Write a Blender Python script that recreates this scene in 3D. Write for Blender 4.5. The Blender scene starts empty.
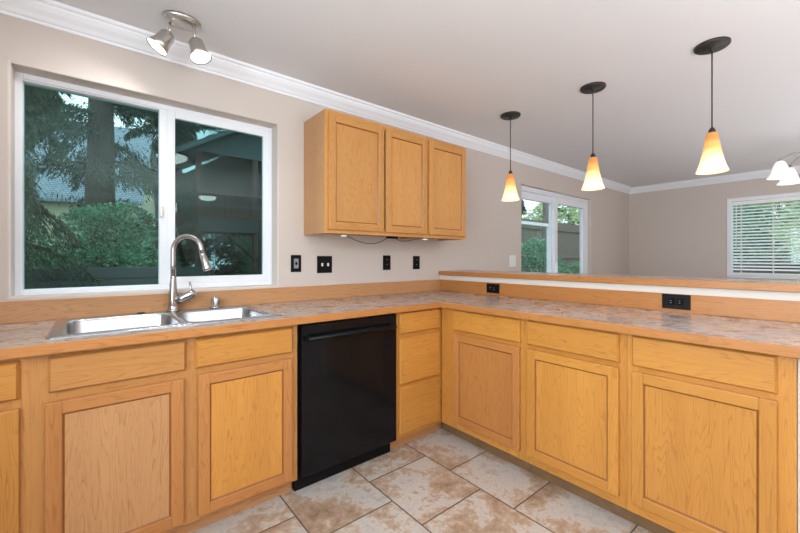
import bpy, bmesh, math, random
import numpy as np
from mathutils import Vector, Matrix
C = bpy.context.scene
COL = C.collection
random.seed(7)

# ------------------------------------------------------------------ camera
cam = bpy.data.cameras.new('camera')
cam.sensor_width = 36.0
cam.lens = 370.38 / 800 * 36.0
cam.shift_y = -8.19 / 800
cam.clip_start = 0.02
cam.clip_end = 200
camo = bpy.data.objects.new('camera', cam)
COL.objects.link(camo)
camo.location = (-0.7221, -2.39, 1.2052)
camo.rotation_euler = (math.radians(90), 0, math.radians(-39.328))
C.camera = camo

# ------------------------------------------------------------------ view, world, lights
C.view_settings.view_transform = 'Standard'
C.view_settings.look = 'None'
C.view_settings.gamma = 1.0
C.view_settings.use_curve_mapping = False
C.view_settings.exposure = 0.22
C.cycles.max_bounces = 10
C.cycles.diffuse_bounces = 6
C.cycles.transparent_max_bounces = 24
C.cycles.caustics_reflective = False
C.cycles.caustics_refractive = False

world = bpy.data.worlds.new('overcast_sky')
C.world = world
world.use_nodes = True
wn = world.node_tree
wn.nodes.clear()
_o = wn.nodes.new('ShaderNodeOutputWorld')
_b = wn.nodes.new('ShaderNodeBackground')
_g = wn.nodes.new('ShaderNodeNewGeometry')
_s = wn.nodes.new('ShaderNodeSeparateXYZ')
_r = wn.nodes.new('ShaderNodeValToRGB')
_t = wn.nodes.new('ShaderNodeTexCoord')
wn.links.new(_t.outputs['Generated'], _s.inputs[0])
wn.links.new(_s.outputs['Z'], _r.inputs[0])
_r.color_ramp.elements[0].position = 0.0
_r.color_ramp.elements[0].color = (0.70, 0.78, 0.86, 1)
_r.color_ramp.elements[1].position = 0.6
_r.color_ramp.elements[1].color = (0.80, 0.90, 1.0, 1)
wn.links.new(_r.outputs[0], _b.inputs[0])
_b.inputs[1].default_value = 2.2
wn.links.new(_b.outputs[0], _o.inputs[0])


def area_light(name, loc, target, size, power, color, size_y=None):
    l = bpy.data.lights.new(name, 'AREA')
    l.energy = power
    l.color = color
    l.size = size
    if size_y:
        l.shape = 'RECTANGLE'
        l.size_y = size_y
    o = bpy.data.objects.new(name, l)
    COL.objects.link(o)
    o.location = loc
    d = Vector(target) - Vector(loc)
    o.rotation_euler = d.to_track_quat('-Z', 'Y').to_euler()
    return o


# added upward fill lights, no real lamps, to even out kitchen and dining
area_light('ceiling_fill', (0.4, -4.2, 1.3), (0.4, -4.2, 2.4), 2.4, 96, (0.96, 0.98, 1.0))
area_light('ceiling_fill_dining', (3.9, -3.6, 0.9), (3.9, -3.6, 2.4), 3.2, 38, (0.98, 0.98, 1.0))
# added fill light from the left, placed outside an invented window
area_light('side_fill', (-1.60, -2.3, 1.5), (1.0, -2.3, 1.2), 2.0, 75, (0.95, 0.98, 1.0), 1.2)

# ------------------------------------------------------------------ material helpers


def mat_new(name):
    m = bpy.data.materials.new(name)
    m.use_nodes = True
    nt = m.node_tree
    nt.nodes.clear()
    out = nt.nodes.new('ShaderNodeOutputMaterial')
    return m, nt, out


class NT:
    def __init__(s, nt):
        s.nt = nt

    def n(s, typ, **kw):
        nd = s.nt.nodes.new(typ)
        for k, v in kw.items():
            setattr(nd, k, v)
        return nd

    def l(s, a, b):
        s.nt.links.new(a, b)

    def put(s, sock, v):
        if hasattr(v, 'is_output'):
            s.l(v, sock)
        else:
            sock.default_value = v

    def math(s, op, a, b=0.0, c=None):
        nd = s.n('ShaderNodeMath', operation=op)
        s.put(nd.inputs[0], a)
        s.put(nd.inputs[1], b)
        if c is not None:
            s.put(nd.inputs[2], c)
        return nd.outputs[0]

    def ramp(s, fac, stops, interp='LINEAR'):
        nd = s.n('ShaderNodeValToRGB')
        cr = nd.color_ramp
        cr.interpolation = interp
        while len(cr.elements) < len(stops):
            cr.elements.new(0.5)
        for e, (p, c) in zip(cr.elements, stops):
            e.position = p
            e.color = (*c, 1) if len(c) == 3 else c
        s.put(nd.inputs[0], fac)
        return nd.outputs[0]

    def mix(s, fac, a, b, blend='MIX'):
        nd = s.n('ShaderNodeMix', data_type='RGBA', blend_type=blend)
        s.put(nd.inputs[0], fac)
        s.put(nd.inputs[6], (*a, 1) if isinstance(a, tuple) and len(a) == 3 else a)
        s.put(nd.inputs[7], (*b, 1) if isinstance(b, tuple) and len(b) == 3 else b)
        return nd.outputs[2]

    def noise(s, vec, scale, detail=3.0, rough=0.5, dist=0.0):
        nd = s.n('ShaderNodeTexNoise')
        s.l(vec, nd.inputs['Vector'])
        nd.inputs['Scale'].default_value = scale
        nd.inputs['Detail'].default_value = detail
        nd.inputs['Roughness'].default_value = rough
        nd.inputs['Distortion'].default_value = dist
        return nd.outputs['Fac']

    def mapping(s, vec, scale=(1, 1, 1), loc=(0, 0, 0)):
        nd = s.n('ShaderNodeMapping')
        s.l(vec, nd.inputs[0])
        nd.inputs['Scale'].default_value = scale
        s.put(nd.inputs['Location'], loc)
        return nd.outputs[0]

    def obj(s):
        return s.n('ShaderNodeTexCoord').outputs['Object']

    def bsdf(s, out, color, rough=0.5, metal=0.0, spec=0.5, normal=None, coat=0.0, **kw):
        b = s.n('ShaderNodeBsdfPrincipled')
        s.put(b.inputs['Base Color'], (*color, 1) if isinstance(color, tuple) and len(color) == 3 else color)
        s.put(b.inputs['Roughness'], rough)
        b.inputs['Metallic'].default_value = metal
        b.inputs['Specular IOR Level'].default_value = spec
        b.inputs['Coat Weight'].default_value = coat
        b.inputs['Coat Roughness'].default_value = 0.15
        if normal is not None:
            s.l(normal, b.inputs['Normal'])
        for k, v in kw.items():
            s.put(b.inputs[k], v)
        s.l(b.outputs[0], out.inputs[0])
        return b

    def bump(s, h, strength=0.2, dist=0.01):
        b = s.n('ShaderNodeBump')
        b.inputs['Strength'].default_value = strength
        b.inputs['Distance'].default_value = dist
        s.l(h, b.inputs['Height'])
        return b.outputs[0]


def plain(name, color, rough=0.5, metal=0.0, spec=0.5, bump=0.0, bscale=200, var=0.0, coat=0.0):
    m, nt, out = mat_new(name)
    k = NT(nt)
    v = k.obj()
    n = k.noise(v, bscale, 2)
    nrm = k.bump(n, bump, 0.002) if bump else None
    col = color
    if var:
        n2 = k.noise(v, bscale * 0.1, 4)
        col = k.mix(n2, tuple(c * (1 - var) for c in color), tuple(min(1, c * (1 + var)) for c in color))
    k.bsdf(out, col, rough, metal, spec, nrm, coat)
    return m


def oak(name, axis, light, dark, rough=0.34):
    """oak with cathedral figure; grain runs along axis (0 x, 1 y, 2 z)"""
    m, nt, out = mat_new(name)
    k = NT(nt)
    v = k.obj()
    rnd = k.n('ShaderNodeObjectInfo').outputs['Random']
    off = k.n('ShaderNodeCombineXYZ')
    for i, f in enumerate((17.0, 31.0, 23.0)):
        k.l(k.math('MULTIPLY', rnd, f), off.inputs[i])
    add = k.n('ShaderNodeVectorMath', operation='ADD')
    k.l(v, add.inputs[0])
    k.l(off.outputs[0], add.inputs[1])
    v = add.outputs[0]

    def sc(across, along):
        s = [across] * 3
        s[axis] = along
        return tuple(s)
    big = k.noise(k.mapping(v, sc(11.0, 1.0)), 1.0, 2.0, 0.5, 0.1)
    rings = k.math('MULTIPLY', big, 26.0)
    wob = k.noise(k.mapping(v, sc(70, 14.0)), 1.0, 2)
    rings = k.math('ADD', rings, k.math('MULTIPLY', wob, 0.9))
    fr = k.math('FRACT', rings)
    line = k.ramp(fr, [(0.0, (0, 0, 0)), (0.62, (0.12, 0.12, 0.12)), (0.90, (1, 1, 1)), (1.0, (0, 0, 0))])
    pores = k.noise(k.mapping(v, sc(240, 7)), 1.0, 3, 0.65)
    pore = k.ramp(pores, [(0.50, (0, 0, 0)), (0.68, (1, 1, 1))])
    porem = k.math('MULTIPLY', pore, k.math('ADD', 0.25, k.math('MULTIPLY', line, 0.75)))
    tone = k.noise(k.mapping(v, sc(9, 0.5)), 1.0, 3)
    col = k.mix(k.ramp(tone, [(0.3, (0, 0, 0)), (0.7, (1, 1, 1))]), light, tuple(a * 0.72 + b * 0.28 for a, b in zip(light, dark)))
    col = k.mix(k.math('MULTIPLY', line, 0.33), col, dark)
    col = k.mix(k.math('MULTIPLY', porem, 0.55), col, tuple(c * 0.7 for c in dark))
    bright = k.math('ADD', 0.93, k.math('MULTIPLY', rnd, 0.14))
    hsv = k.n('ShaderNodeHueSaturation')
    k.l(bright, hsv.inputs['Value'])
    k.l(col, hsv.inputs['Color'])
    nrm = k.bump(porem, 0.06, 0.001)
    k.bsdf(out, hsv.outputs[0], rough, 0, 0.5, nrm)
    return m


HONEY = ((0.59, 0.270, 0.056), (0.33, 0.112, 0.019))
UPPER = ((0.62, 0.305, 0.090), (0.38, 0.150, 0.034))  # honey oak lightened in colour to make up for weaker light up there
SPLASH = ((0.66, 0.350, 0.165), (0.36, 0.145, 0.050))
PALE = ((0.56, 0.295, 0.128), (0.32, 0.130, 0.045))
MID = ((0.54, 0.255, 0.076), (0.31, 0.110, 0.027))
RED = ((0.50, 0.215, 0.064), (0.29, 0.095, 0.022))
M = {}
for nm, (li, da) in dict(honey=HONEY, pale=PALE, red=RED, mid=MID, upper=UPPER, splash=SPLASH).items():
    for ax, an in enumerate('xyz'):
        M[nm + an] = oak('%s_oak_grain_%s' % (nm, an), ax, li, da)

M['groove'] = plain('dark_red_oak_profile', (0.26, 0.092, 0.022), 0.35, var=0.15)  # darker, redder oak on the inner lip of the doors
M['wall'] = plain('warm_beige_wall_paint', (0.63, 0.565, 0.522), 0.7, bump=0.08, bscale=120)
M['ceiling'] = plain('white_ceiling_paint', (0.72, 0.71, 0.73), 0.85, bump=0.1, bscale=90)
M['trim'] = plain('white_trim_paint', (0.88, 0.91, 0.97), 0.35)
M['vinyl'] = plain('white_vinyl_frame', (0.86, 0.90, 0.96), 0.35)
M['gap'] = plain('off_white_drywall', (0.75, 0.72, 0.68), 0.6)
M['black'] = plain('black_gloss_enamel', (0.005, 0.005, 0.0065), 0.12, spec=0.2)
M['blackmatt'] = plain('black_plastic', (0.006, 0.006, 0.007), 0.36, spec=0.15)
M['dark'] = plain('dark_bronze', (0.035, 0.030, 0.028), 0.45, 0.4)
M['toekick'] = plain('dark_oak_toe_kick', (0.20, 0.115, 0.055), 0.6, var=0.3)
M['chrome'] = plain('polished_nickel', (0.50, 0.47, 0.46), 0.11, 1.0)
M['nickel'] = plain('brushed_nickel', (0.58, 0.55, 0.52), 0.32, 1.0)
M['steel'] = plain('brushed_stainless_steel', (0.50, 0.51, 0.54), 0.25, 1.0, bump=0.03, bscale=300)
M['white_plastic'] = plain('white_plastic', (0.8, 0.8, 0.8), 0.35)
M['grey_plastic'] = plain('grey_plastic', (0.25, 0.28, 0.33), 0.35)
M['cable'] = plain('grey_cable', (0.16, 0.15, 0.15), 0.5)
M['blind'] = plain('white_blind_slat', (0.92, 0.93, 0.93), 0.45)
M['trunk'] = plain('brown_bark', (0.075, 0.058, 0.048), 0.9, bump=0.6, bscale=20, var=0.5)
M['soil'] = plain('dark_garden_soil', (0.045, 0.05, 0.035), 0.95, bump=0.5, bscale=15, var=0.5)
M['cream'] = plain('cream_siding', (0.70, 0.64, 0.44), 0.8, var=0.15, bscale=40)
M['deckwood'] = plain('weathered_redwood', (0.16, 0.065, 0.055), 0.8, var=0.3, bscale=40)
M['darkwood'] = plain('dark_stained_timber', (0.06, 0.07, 0.07), 0.8, var=0.3, bscale=40)
M['roof_dark'] = plain('dark_roof_felt', (0.11, 0.15, 0.155), 0.8, var=0.3, bscale=60)
M['greyboard'] = plain('grey_brown_boards', (0.17, 0.14, 0.12), 0.8, var=0.4, bscale=40)
M['rail_white'] = plain('white_painted_rail', (0.75, 0.78, 0.8), 0.5)


def shingles():
    m, nt, out = mat_new('grey_roof_shingles')
    k = NT(nt)
    v = k.obj()
    b = k.n('ShaderNodeTexBrick')
    k.l(k.mapping(v, (1, 1, 1)), b.inputs['Vector'])
    b.inputs['Scale'].default_value = 4.0
    b.inputs['Color1'].default_value = (0.36, 0.42, 0.50, 1)
    b.inputs['Color2'].default_value = (0.27, 0.32, 0.38, 1)
    b.inputs['Mortar'].default_value = (0.12, 0.15, 0.18, 1)
    b.inputs['Mortar Size'].default_value = 0.03
    k.bsdf(out, b.outputs[0], 0.8)
    return m


M['shingle'] = shingles()


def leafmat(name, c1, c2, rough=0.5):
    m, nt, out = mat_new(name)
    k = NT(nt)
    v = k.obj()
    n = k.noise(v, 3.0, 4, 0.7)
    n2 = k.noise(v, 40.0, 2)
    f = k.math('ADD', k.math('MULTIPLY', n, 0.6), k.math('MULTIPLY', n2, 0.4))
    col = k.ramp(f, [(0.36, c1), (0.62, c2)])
    b = k.n('ShaderNodeBsdfPrincipled')
    k.l(col, b.inputs['Base Color'])
    b.inputs['Roughness'].default_value = rough
    tr = k.n('ShaderNodeBsdfTranslucent')
    k.l(col, tr.inputs[0])
    mx = k.n('ShaderNodeMixShader')
    mx.inputs[0].default_value = 0.3
    k.l(b.outputs[0], mx.inputs[1])
    k.l(tr.outputs[0], mx.inputs[2])
    k.l(mx.outputs[0], out.inputs[0])
    return m


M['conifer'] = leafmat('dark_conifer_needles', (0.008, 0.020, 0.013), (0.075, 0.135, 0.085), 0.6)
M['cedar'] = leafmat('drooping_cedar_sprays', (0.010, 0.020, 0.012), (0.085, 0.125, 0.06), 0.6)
M['rhodo'] = leafmat('glossy_shrub_leaves', (0.010, 0.042, 0.024), (0.30, 0.60, 0.37), 0.35)
M['bright'] = leafmat('bright_garden_leaves', (0.24, 0.40, 0.15), (0.75, 0.90, 0.58), 0.45)
M['lawn'] = leafmat('lawn_green', (0.12, 0.22, 0.08), (0.25, 0.38, 0.16), 0.8)


def glass(name, tint, refl=0.07):
    m, nt, out = mat_new(name)
    k = NT(nt)
    t = k.n('ShaderNodeBsdfTransparent')
    t.inputs[0].default_value = (*tint, 1)
    g = k.n('ShaderNodeBsdfGlossy')
    g.inputs['Roughness'].default_value = 0.0
    g.inputs[0].default_value = (0.85, 1.0, 0.95, 1)
    fr = k.n('ShaderNodeFresnel')
    bf = k.n('ShaderNodeNewGeometry').outputs['Backfacing']
    k.l(k.math('ADD', 1.5, k.math('MULTIPLY', bf, 1 / 1.5 - 1.5)), fr.inputs['IOR'])
    f = k.math('MULTIPLY', fr.outputs[0], refl / 0.04)
    mx = k.n('ShaderNodeMixShader')
    k.l(k.math('MINIMUM', f, 1.0), mx.inputs[0])
    k.l(t.outputs[0], mx.inputs[1])
    k.l(g.outputs[0], mx.inputs[2])
    k.l(mx.outputs[0], out.inputs[0])
    return m


M['glass'] = glass('clear_double_glazing', (0.70, 0.86, 0.84), 0.02)
M['glass_clear'] = glass('clear_patio_glazing', (0.90, 0.94, 0.94), 0.025)
m_, nt_, out_ = mat_new('fine_insect_screen')
k_ = NT(nt_)
t_ = k_.n('ShaderNodeBsdfTransparent')
t_.inputs[0].default_value = (0.60, 0.68, 0.69, 1)
k_.l(t_.outputs[0], out_.inputs[0])
M['screen'] = m_


def emis(name, color, strength, base=(0.9, 0.9, 0.9)):
    m, nt, out = mat_new(name)
    k = NT(nt)
    k.bsdf(out, base, 0.3, **{'Emission Color': (*color, 1), 'Emission Strength': strength})
    return m


M['bulb'] = emis('lit_spot_bulb', (1.0, 0.96, 0.92), 6.0)
M['puck'] = emis('lit_puck_lens', (1.0, 0.93, 0.85), 1.3)
M['dome'] = emis('lit_dome_glass', (0.96, 0.98, 1.0), 11.0)
M['bell'] = emis('lit_white_bell_glass', (1.0, 0.95, 0.90), 0.55)


def amber():
    m, nt, out = mat_new('lit_amber_art_glass')
    k = NT(nt)
    s = k.n('ShaderNodeSeparateXYZ')
    k.l(k.n('ShaderNodeTexCoord').outputs['Generated'], s.inputs[0])
    n = k.noise(k.mapping(k.obj(), (8, 8, 30)), 2.0, 3)
    z = k.math('ADD', s.outputs[2], k.math('MULTIPLY', k.math('SUBTRACT', n, 0.5), 0.25))
    col = k.ramp(z, [(0.02, (0.97, 0.84, 0.60)), (0.36, (0.95, 0.72, 0.36)), (0.60, (0.78, 0.38, 0.11)), (0.90, (0.46, 0.18, 0.045))])
    k.bsdf(out, col, 0.25, **{'Emission Color': col, 'Emission Strength': 0.70})
    return m


M['amber'] = amber()
M['pendant_bulb'] = emis('lit_pendant_bulb', (1.0, 0.88, 0.68), 18.0)


def laminate():
    m, nt, out = mat_new('mottled_stone_laminate')
    k = NT(nt)
    v = k.obj()
    n1 = k.noise(v, 9.0, 6, 0.65, 0.6)
    n2 = k.noise(v, 38.0, 5, 0.7, 0.3)
    n3 = k.noise(k.mapping(v, (1, 1, 1), (5, 3, 1)), 5.0, 4, 0.6, 1.0)
    col = k.ramp(n1, [(0.32, (0.18, 0.10, 0.068)), (0.44, (0.40, 0.265, 0.195)), (0.53, (0.56, 0.43, 0.36)), (0.64, (0.37, 0.35, 0.35))])
    col = k.mix(k.ramp(n3, [(0.45, (0, 0, 0)), (0.62, (0.7, 0.7, 0.7))]), col, (0.33, 0.34, 0.37))
    col = k.mix(k.ramp(n2, [(0.35, (0.75, 0.75, 0.75)), (0.5, (0, 0, 0))]), col, (0.19, 0.12, 0.09))
    k.bsdf(out, col, 0.22, 0, 0.5)
    return m


M['laminate'] = laminate()


def tile():
    m, nt, out = mat_new('mottled_stone_floor_tile')
    k = NT(nt)
    v = k.obj()
    s = k.n('ShaderNodeSeparateXYZ')
    k.l(v, s.inputs[0])
    P = 0.4165
    u = k.math('DIVIDE', k.math('ADD', s.outputs[0], 0.002 + P * 20), P)
    col = k.math('FLOOR', u)
    par = k.math('MODULO', col, 2.0)
    # even columns [0,.42] start at -0.942, odd columns [.42,.84] at -0.745
    y0 = k.math('ADD', 0.742 + P * 20, k.math('MULTIPLY', k.math('SUBTRACT', 1.0, par), 0.2))
    w = k.math('DIVIDE', k.math('ADD', s.outputs[1], y0), P)
    fu = k.math('FRACT', u)
    fw = k.math('FRACT', w)
    du = k.math('MINIMUM', fu, k.math('SUBTRACT', 1.0, fu))
    dw = k.math('MINIMUM', fw, k.math('SUBTRACT', 1.0, fw))
    d = k.math('MINIMUM', du, dw)
    grout = k.ramp(d, [(0.0065, (1, 1, 1)), (0.010, (0, 0, 0))])
    cid = k.n('ShaderNodeCombineXYZ')
    k.l(k.math('MULTIPLY', col, 3.7), cid.inputs[0])
    k.l(k.math('MULTIPLY', k.math('FLOOR', w), 5.3), cid.inputs[1])
    add = k.n('ShaderNodeVectorMath', operation='ADD')
    k.l(v, add.inputs[0])
    k.l(cid.outputs[0], add.inputs[1])
    p = add.outputs[0]
    n1 = k.noise(p, 3.6, 7, 0.62, 0.35)
    n2 = k.noise(p, 26.0, 5, 0.7)
    n3 = k.noise(p, 80.0, 3, 0.6)
    f = k.math('ADD', k.math('MULTIPLY', n1, 0.66), k.math('MULTIPLY', n2, 0.34))
    c = k.ramp(f, [(0.34, (0.23, 0.135, 0.085)), (0.42, (0.36, 0.245, 0.17)), (0.485, (0.45, 0.345, 0.265)), (0.525, (0.54, 0.49, 0.445)), (0.58, (0.50, 0.47, 0.45)), (0.66, (0.40, 0.33, 0.285))])
    c = k.mix(k.ramp(n3, [(0.30, (0.35, 0.35, 0.35)), (0.50, (0, 0, 0))]), c, (0.30, 0.22, 0.16))
    c = k.mix(grout, c, (0.105, 0.075, 0.055))
    h = k.math('SUBTRACT', k.math('MULTIPLY', n2, 0.15), grout)
    k.bsdf(out, c, k.math('ADD', 0.38, k.math('MULTIPLY', grout, 0.4)), 0, 0.5, k.bump(h, 0.25, 0.003))
    return m


M['tile'] = tile()

# ------------------------------------------------------------------ geometry helpers


class MB:
    """collects shapes in world coordinates, links them as ONE mesh object"""

    def __init__(s):
        s.bm = bmesh.new()

    def box(s, a, b, bevel=0.0, seg=2, mi=0):
        lo = [min(p, q) for p, q in zip(a, b)]
        hi = [max(p, q) for p, q in zip(a, b)]
        r = bmesh.ops.create_cube(s.bm, size=1.0)
        vs = r['verts']
        for v in vs:
            v.co = Vector([lo[i] + (v.co[i] + 0.5) * (hi[i] - lo[i]) for i in range(3)])
        fs = list({f for v in vs for f in v.link_faces})
        for f in fs:
            f.material_index = mi
        if bevel:
            es = list({e for v in vs for e in v.link_edges})
            bmesh.ops.bevel(s.bm, geom=es, offset=bevel, segments=seg, profile=0.5, affect='EDGES', clamp_overlap=True)
        return s

    def lathe(s, prof, origin=(0, 0, 0), axis=(0, 0, 1), n=28, mi=0, sx=1.0, sy=1.0, cap=True):
        """prof: list of (radius, height) along axis"""
        q = Vector((0, 0, 1)).rotation_difference(Vector(axis).normalized())
        o = Vector(origin)
        rings = []
        for r, h in prof:
            ring = []
            for i in range(n):
                a = 2 * math.pi * i / n
                ring.append(s.bm.verts.new(o + q @ Vector((r * sx * math.cos(a), r * sy * math.sin(a), h))))
            rings.append(ring)
        for A, B in zip(rings, rings[1:]):
            for i in range(n):
                f = s.bm.faces.new((A[i], A[(i + 1) % n], B[(i + 1) % n], B[i]))
                f.smooth = True
                f.material_index = mi
        if cap:
            for ring, rev in ((rings[0], True), (rings[-1], False)):
                f = s.bm.faces.new(ring[::-1] if rev else ring)
                f.material_index = mi
        return s

    def tube(s, pts, r, n=12, mi=0, cap=True):
        pts = [Vector(p) for p in pts]
        rs = r if isinstance(r, (list, tuple)) else [r] * len(pts)
        rings = []
        up = None
        for i, p in enumerate(pts):
            if i == 0:
                t = pts[1] - p
            elif i == len(pts) - 1:
                t = p - pts[i - 1]
            else:
                t = pts[i + 1] - pts[i - 1]
            t.normalize()
            if up is None:
                up = t.orthogonal().normalized()
            else:
                up = (up - t * up.dot(t)).normalized()
            side = t.cross(up)
            rings.append([s.bm.verts.new(p + rs[i] * (math.cos(2 * math.pi * j / n) * up + math.sin(2 * math.pi * j / n) * side)) for j in range(n)])
        for A, B in zip(rings, rings[1:]):
            for i in range(n):
                f = s.bm.faces.new((A[i], A[(i + 1) % n], B[(i + 1) % n], B[i]))
                f.smooth = True
                f.material_index = mi
        if cap:
            s.bm.faces.new(rings[0][::-1]).material_index = mi
            s.bm.faces.new(rings[-1]).material_index = mi
        return s

    def prism(s, poly, a, b, axis, mi=0):
        """poly: 2D outline in the other two axes (in xyz order), from a to b along axis"""
        def P(p, t):
            c = list(p)
            c.insert(axis, t)
            return s.bm.verts.new(c)
        A = [P(p, a) for p in poly]
        B = [P(p, b) for p in poly]
        n = len(poly)
        for i in range(n):
            s.bm.faces.new((A[i], A[(i + 1) % n], B[(i + 1) % n], B[i])).material_index = mi
        s.bm.faces.new(A[::-1]).material_index = mi
        s.bm.faces.new(B).material_index = mi
        return s

    def build(s, name, mats, parent=None, base=None, smooth=False):
        bm = s.bm
        bmesh.ops.recalc_face_normals(bm, faces=bm.faces)
        o0 = Vector((0, 0, 0))
        if parent is not None:
            w = parent.location.copy()
            if parent.parent:
                w += parent.parent.location
            o0 = w
        elif base is not None:
            o0 = Vector(base)
        for v in bm.verts:
            v.co -= o0
        me = bpy.data.meshes.new(name)
        bm.to_mesh(me)
        bm.free()
        if smooth:
            for p in me.polygons:
                p.use_smooth = True
        for m in (mats if isinstance(mats, (list, tuple)) else [mats]):
            me.materials.append(m)
        o = bpy.data.objects.new(name, me)
        COL.objects.link(o)
        if parent is not None:
            o.parent = parent
        elif base is not None:
            o.location = base
        return o


def thing(name, label, cat, loc, group=None):
    o = bpy.data.objects.new(name, None)
    o.empty_display_size = 0.1
    COL.objects.link(o)
    o.location = loc
    return tag(o, label, cat, group)


def tag(o, label, cat, group=None, kind=None):
    o['label'] = label
    o['category'] = cat
    if group:
        o['group'] = group
    if kind:
        o['kind'] = kind
    return o


def struct(o):
    o['kind'] = 'structure'
    return o


def copy_tree(o, parent=None):
    c = o.copy()
    COL.objects.link(c)
    if parent is not None:
        c.parent = parent
    for ch in list(o.children):
        copy_tree(ch, c)
    return c


# ------------------------------------------------------------------ room shell
CEIL = 2.39
WY = 0.018            # face of the window wall
XR = 6.29             # face of the far dining wall
XL, YB = -1.40, -5.95


def wall_with_holes(name, u0, u1, z1, holes, T, depth, mat, radius=0.011):
    """wall in a u,z plane with round-cornered openings; T(u, n, z) gives the point, n into the wall"""
    us = sorted({u0, u1, *[h[0] for h in holes], *[h[1] for h in holes]})
    zs = sorted({0.0, z1, *[h[2] for h in holes], *[h[3] for h in holes]})
    bm = bmesh.new()
    V = {}

    def v(u, n, z):
        key = (round(u, 4), n, round(z, 4))
        if key not in V:
            V[key] = bm.verts.new(T(u, n, z))
        return V[key]

    def inside(u, z):
        return any(h[0] < u < h[1] and h[2] < z < h[3] for h in holes)
    for a, b in zip(us, us[1:]):
        for c, d in zip(zs, zs[1:]):
            if inside((a + b) / 2, (c + d) / 2):
                continue
            for n in (0.0, depth):
                bm.faces.new((v(a, n, c), v(b, n, c), v(b, n, d), v(a, n, d)))
            for (p, q, m2) in (((a, c), (a, d), (a - 1e-3, (c + d) / 2)), ((b, c), (b, d), (b + 1e-3, (c + d) / 2)),
                               ((a, c), (b, c), ((a + b) / 2, c - 1e-3)), ((a, d), (b, d), ((a + b) / 2, d + 1e-3))):
                if inside(*m2) or not (u0 < m2[0] < u1 and 0 < m2[1] < z1):
                    bm.faces.new((v(p[0], 0.0, p[1]), v(q[0], 0.0, q[1]), v(q[0], depth, q[1]), v(p[0], depth, p[1])))
    bm.edges.ensure_lookup_table()
    sel = []
    for e in bm.edges:
        if len(e.link_faces) == 2:
            k1 = [k for k, x in V.items() if x is e.verts[0]][0]
            k2 = [k for k, x in V.items() if x is e.verts[1]][0]
            f1, f2 = e.link_faces
            f1.normal_update()
            f2.normal_update()
            if k1[1] == 0.0 and k2[1] == 0.0 and abs(f1.normal.dot(f2.normal)) < 0.1 and inside_edge(k1, k2, holes):
                sel.append(e)
    bmesh.ops.recalc_face_normals(bm, faces=bm.faces)
    if sel:
        r = bmesh.ops.bevel(bm, geom=sel, offset=radius, segments=4, profile=0.5, affect='EDGES')
        for f in r['faces']:
            f.smooth = True
    me = bpy.data.meshes.new(name)
    bm.to_mesh(me)
    bm.free()
    me.materials.append(mat)
    o = bpy.data.objects.new(name, me)
    COL.objects.link(o)
    return struct(o)


def inside_edge(k1, k2, holes):
    for h in holes:
        if all(h[0] - 1e-3 <= k[0] <= h[1] + 1e-3 and h[2] - 1e-3 <= k[2] <= h[3] + 1e-3 for k in (k1, k2)):
            return True
    return False


WIN = (-1.022, 0.204, 1.028, 2.092)
SLD = (3.06, 4.86, 0.0, 2.062)
FWIN = (-2.78, -1.25, 0.93, 2.06)
wall_with_holes('wall_back', XL, XR + 0.1, CEIL, [WIN, SLD], lambda u, n, z: (u, WY + n, z), 0.175, M['wall'])
wall_with_holes('wall_right', YB, WY, CEIL, [FWIN], lambda u, n, z: (XR + n, u, z), 0.14, M['wall'], 0.012)
LWIN = (-3.35, -1.25, 0.88, 2.1)  # invented opening that lets the side fill light in
wall_with_holes('wall_left', YB, WY, CEIL, [LWIN], lambda u, n, z: (XL - n, u, z), 0.1, M['wall'], 0.012)
struct(MB().box((XL - 0.1, YB - 0.1, 0), (XR + 0.14, YB, CEIL)).build('wall_rear', M['wall']))
struct(MB().box((XL - 0.1, YB - 0.1, -0.1), (XR + 0.14, WY + 0.14, 0)).build('floor', M['tile']))
struct(MB().box((XL - 0.1, YB - 0.1, CEIL), (XR + 0.14, WY + 0.14, CEIL + 0.1)).build('ceiling', M['ceiling']))
# low wall carrying the bar ledge, with its painted return at the end of the cabinets
bw = MB().box((1.729, WY, 0), (1.85, -2.42, 1.053))
struct(MB().box((1.112, -2.2735, 0), (1.728, -2.42, 0.877)).build('wall_end', M['wall']))
struct(bw.build('wall_bar', M['gap']))

# crown moulding profile: (out from wall, z)
CR = [(0, 2.297), (0.010, 2.297), (0.014, 2.309), (0.022, 2.312), (0.034, 2.328), (0.052, 2.345), (0.063, 2.362), (0.066, 2.372), (0.078, 2.376), (0.082, CEIL), (0, CEIL)]
struct(MB().prism([(WY - o, z) for o, z in CR], XL, XR, 0).build('trim_1', M['trim']))
struct(MB().prism([(XR - o, z) for o, z in CR], YB, WY, 1).build('trim_2', M['trim']))
struct(MB().prism([(YB + o, z) for o, z in CR], XL, XR, 0).build('trim_3', M['trim']))
struct(MB().prism([(XL + o, z) for o, z in CR], YB, WY, 1).build('trim_4', M['trim']))
struct(MB().box((1.85, WY, 0), (3.03, WY - 0.014, 0.09), 0.004).build('baseboard_back', M['trim']))
struct(MB().box((XR - 0.014, YB, 0), (XR, WY, 0.09), 0.004).build('baseboard_right', M['trim']))


def frame_boxes(mb, x0, x1, z0, z1, w, ya, yb, bevel=0.004, wb=None):
    wb = wb or w
    mb.box((x0, ya, z0), (x0 + w, yb, z1), bevel)
    mb.box((x1 - w, ya, z0), (x1, yb, z1), bevel)
    mb.box((x0 + w, ya, z1 - w), (x1 - w, yb, z1), bevel)
    mb.box((x0 + w, ya, z0), (x1 - w, yb, z0 + wb), bevel)
    return mb


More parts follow.
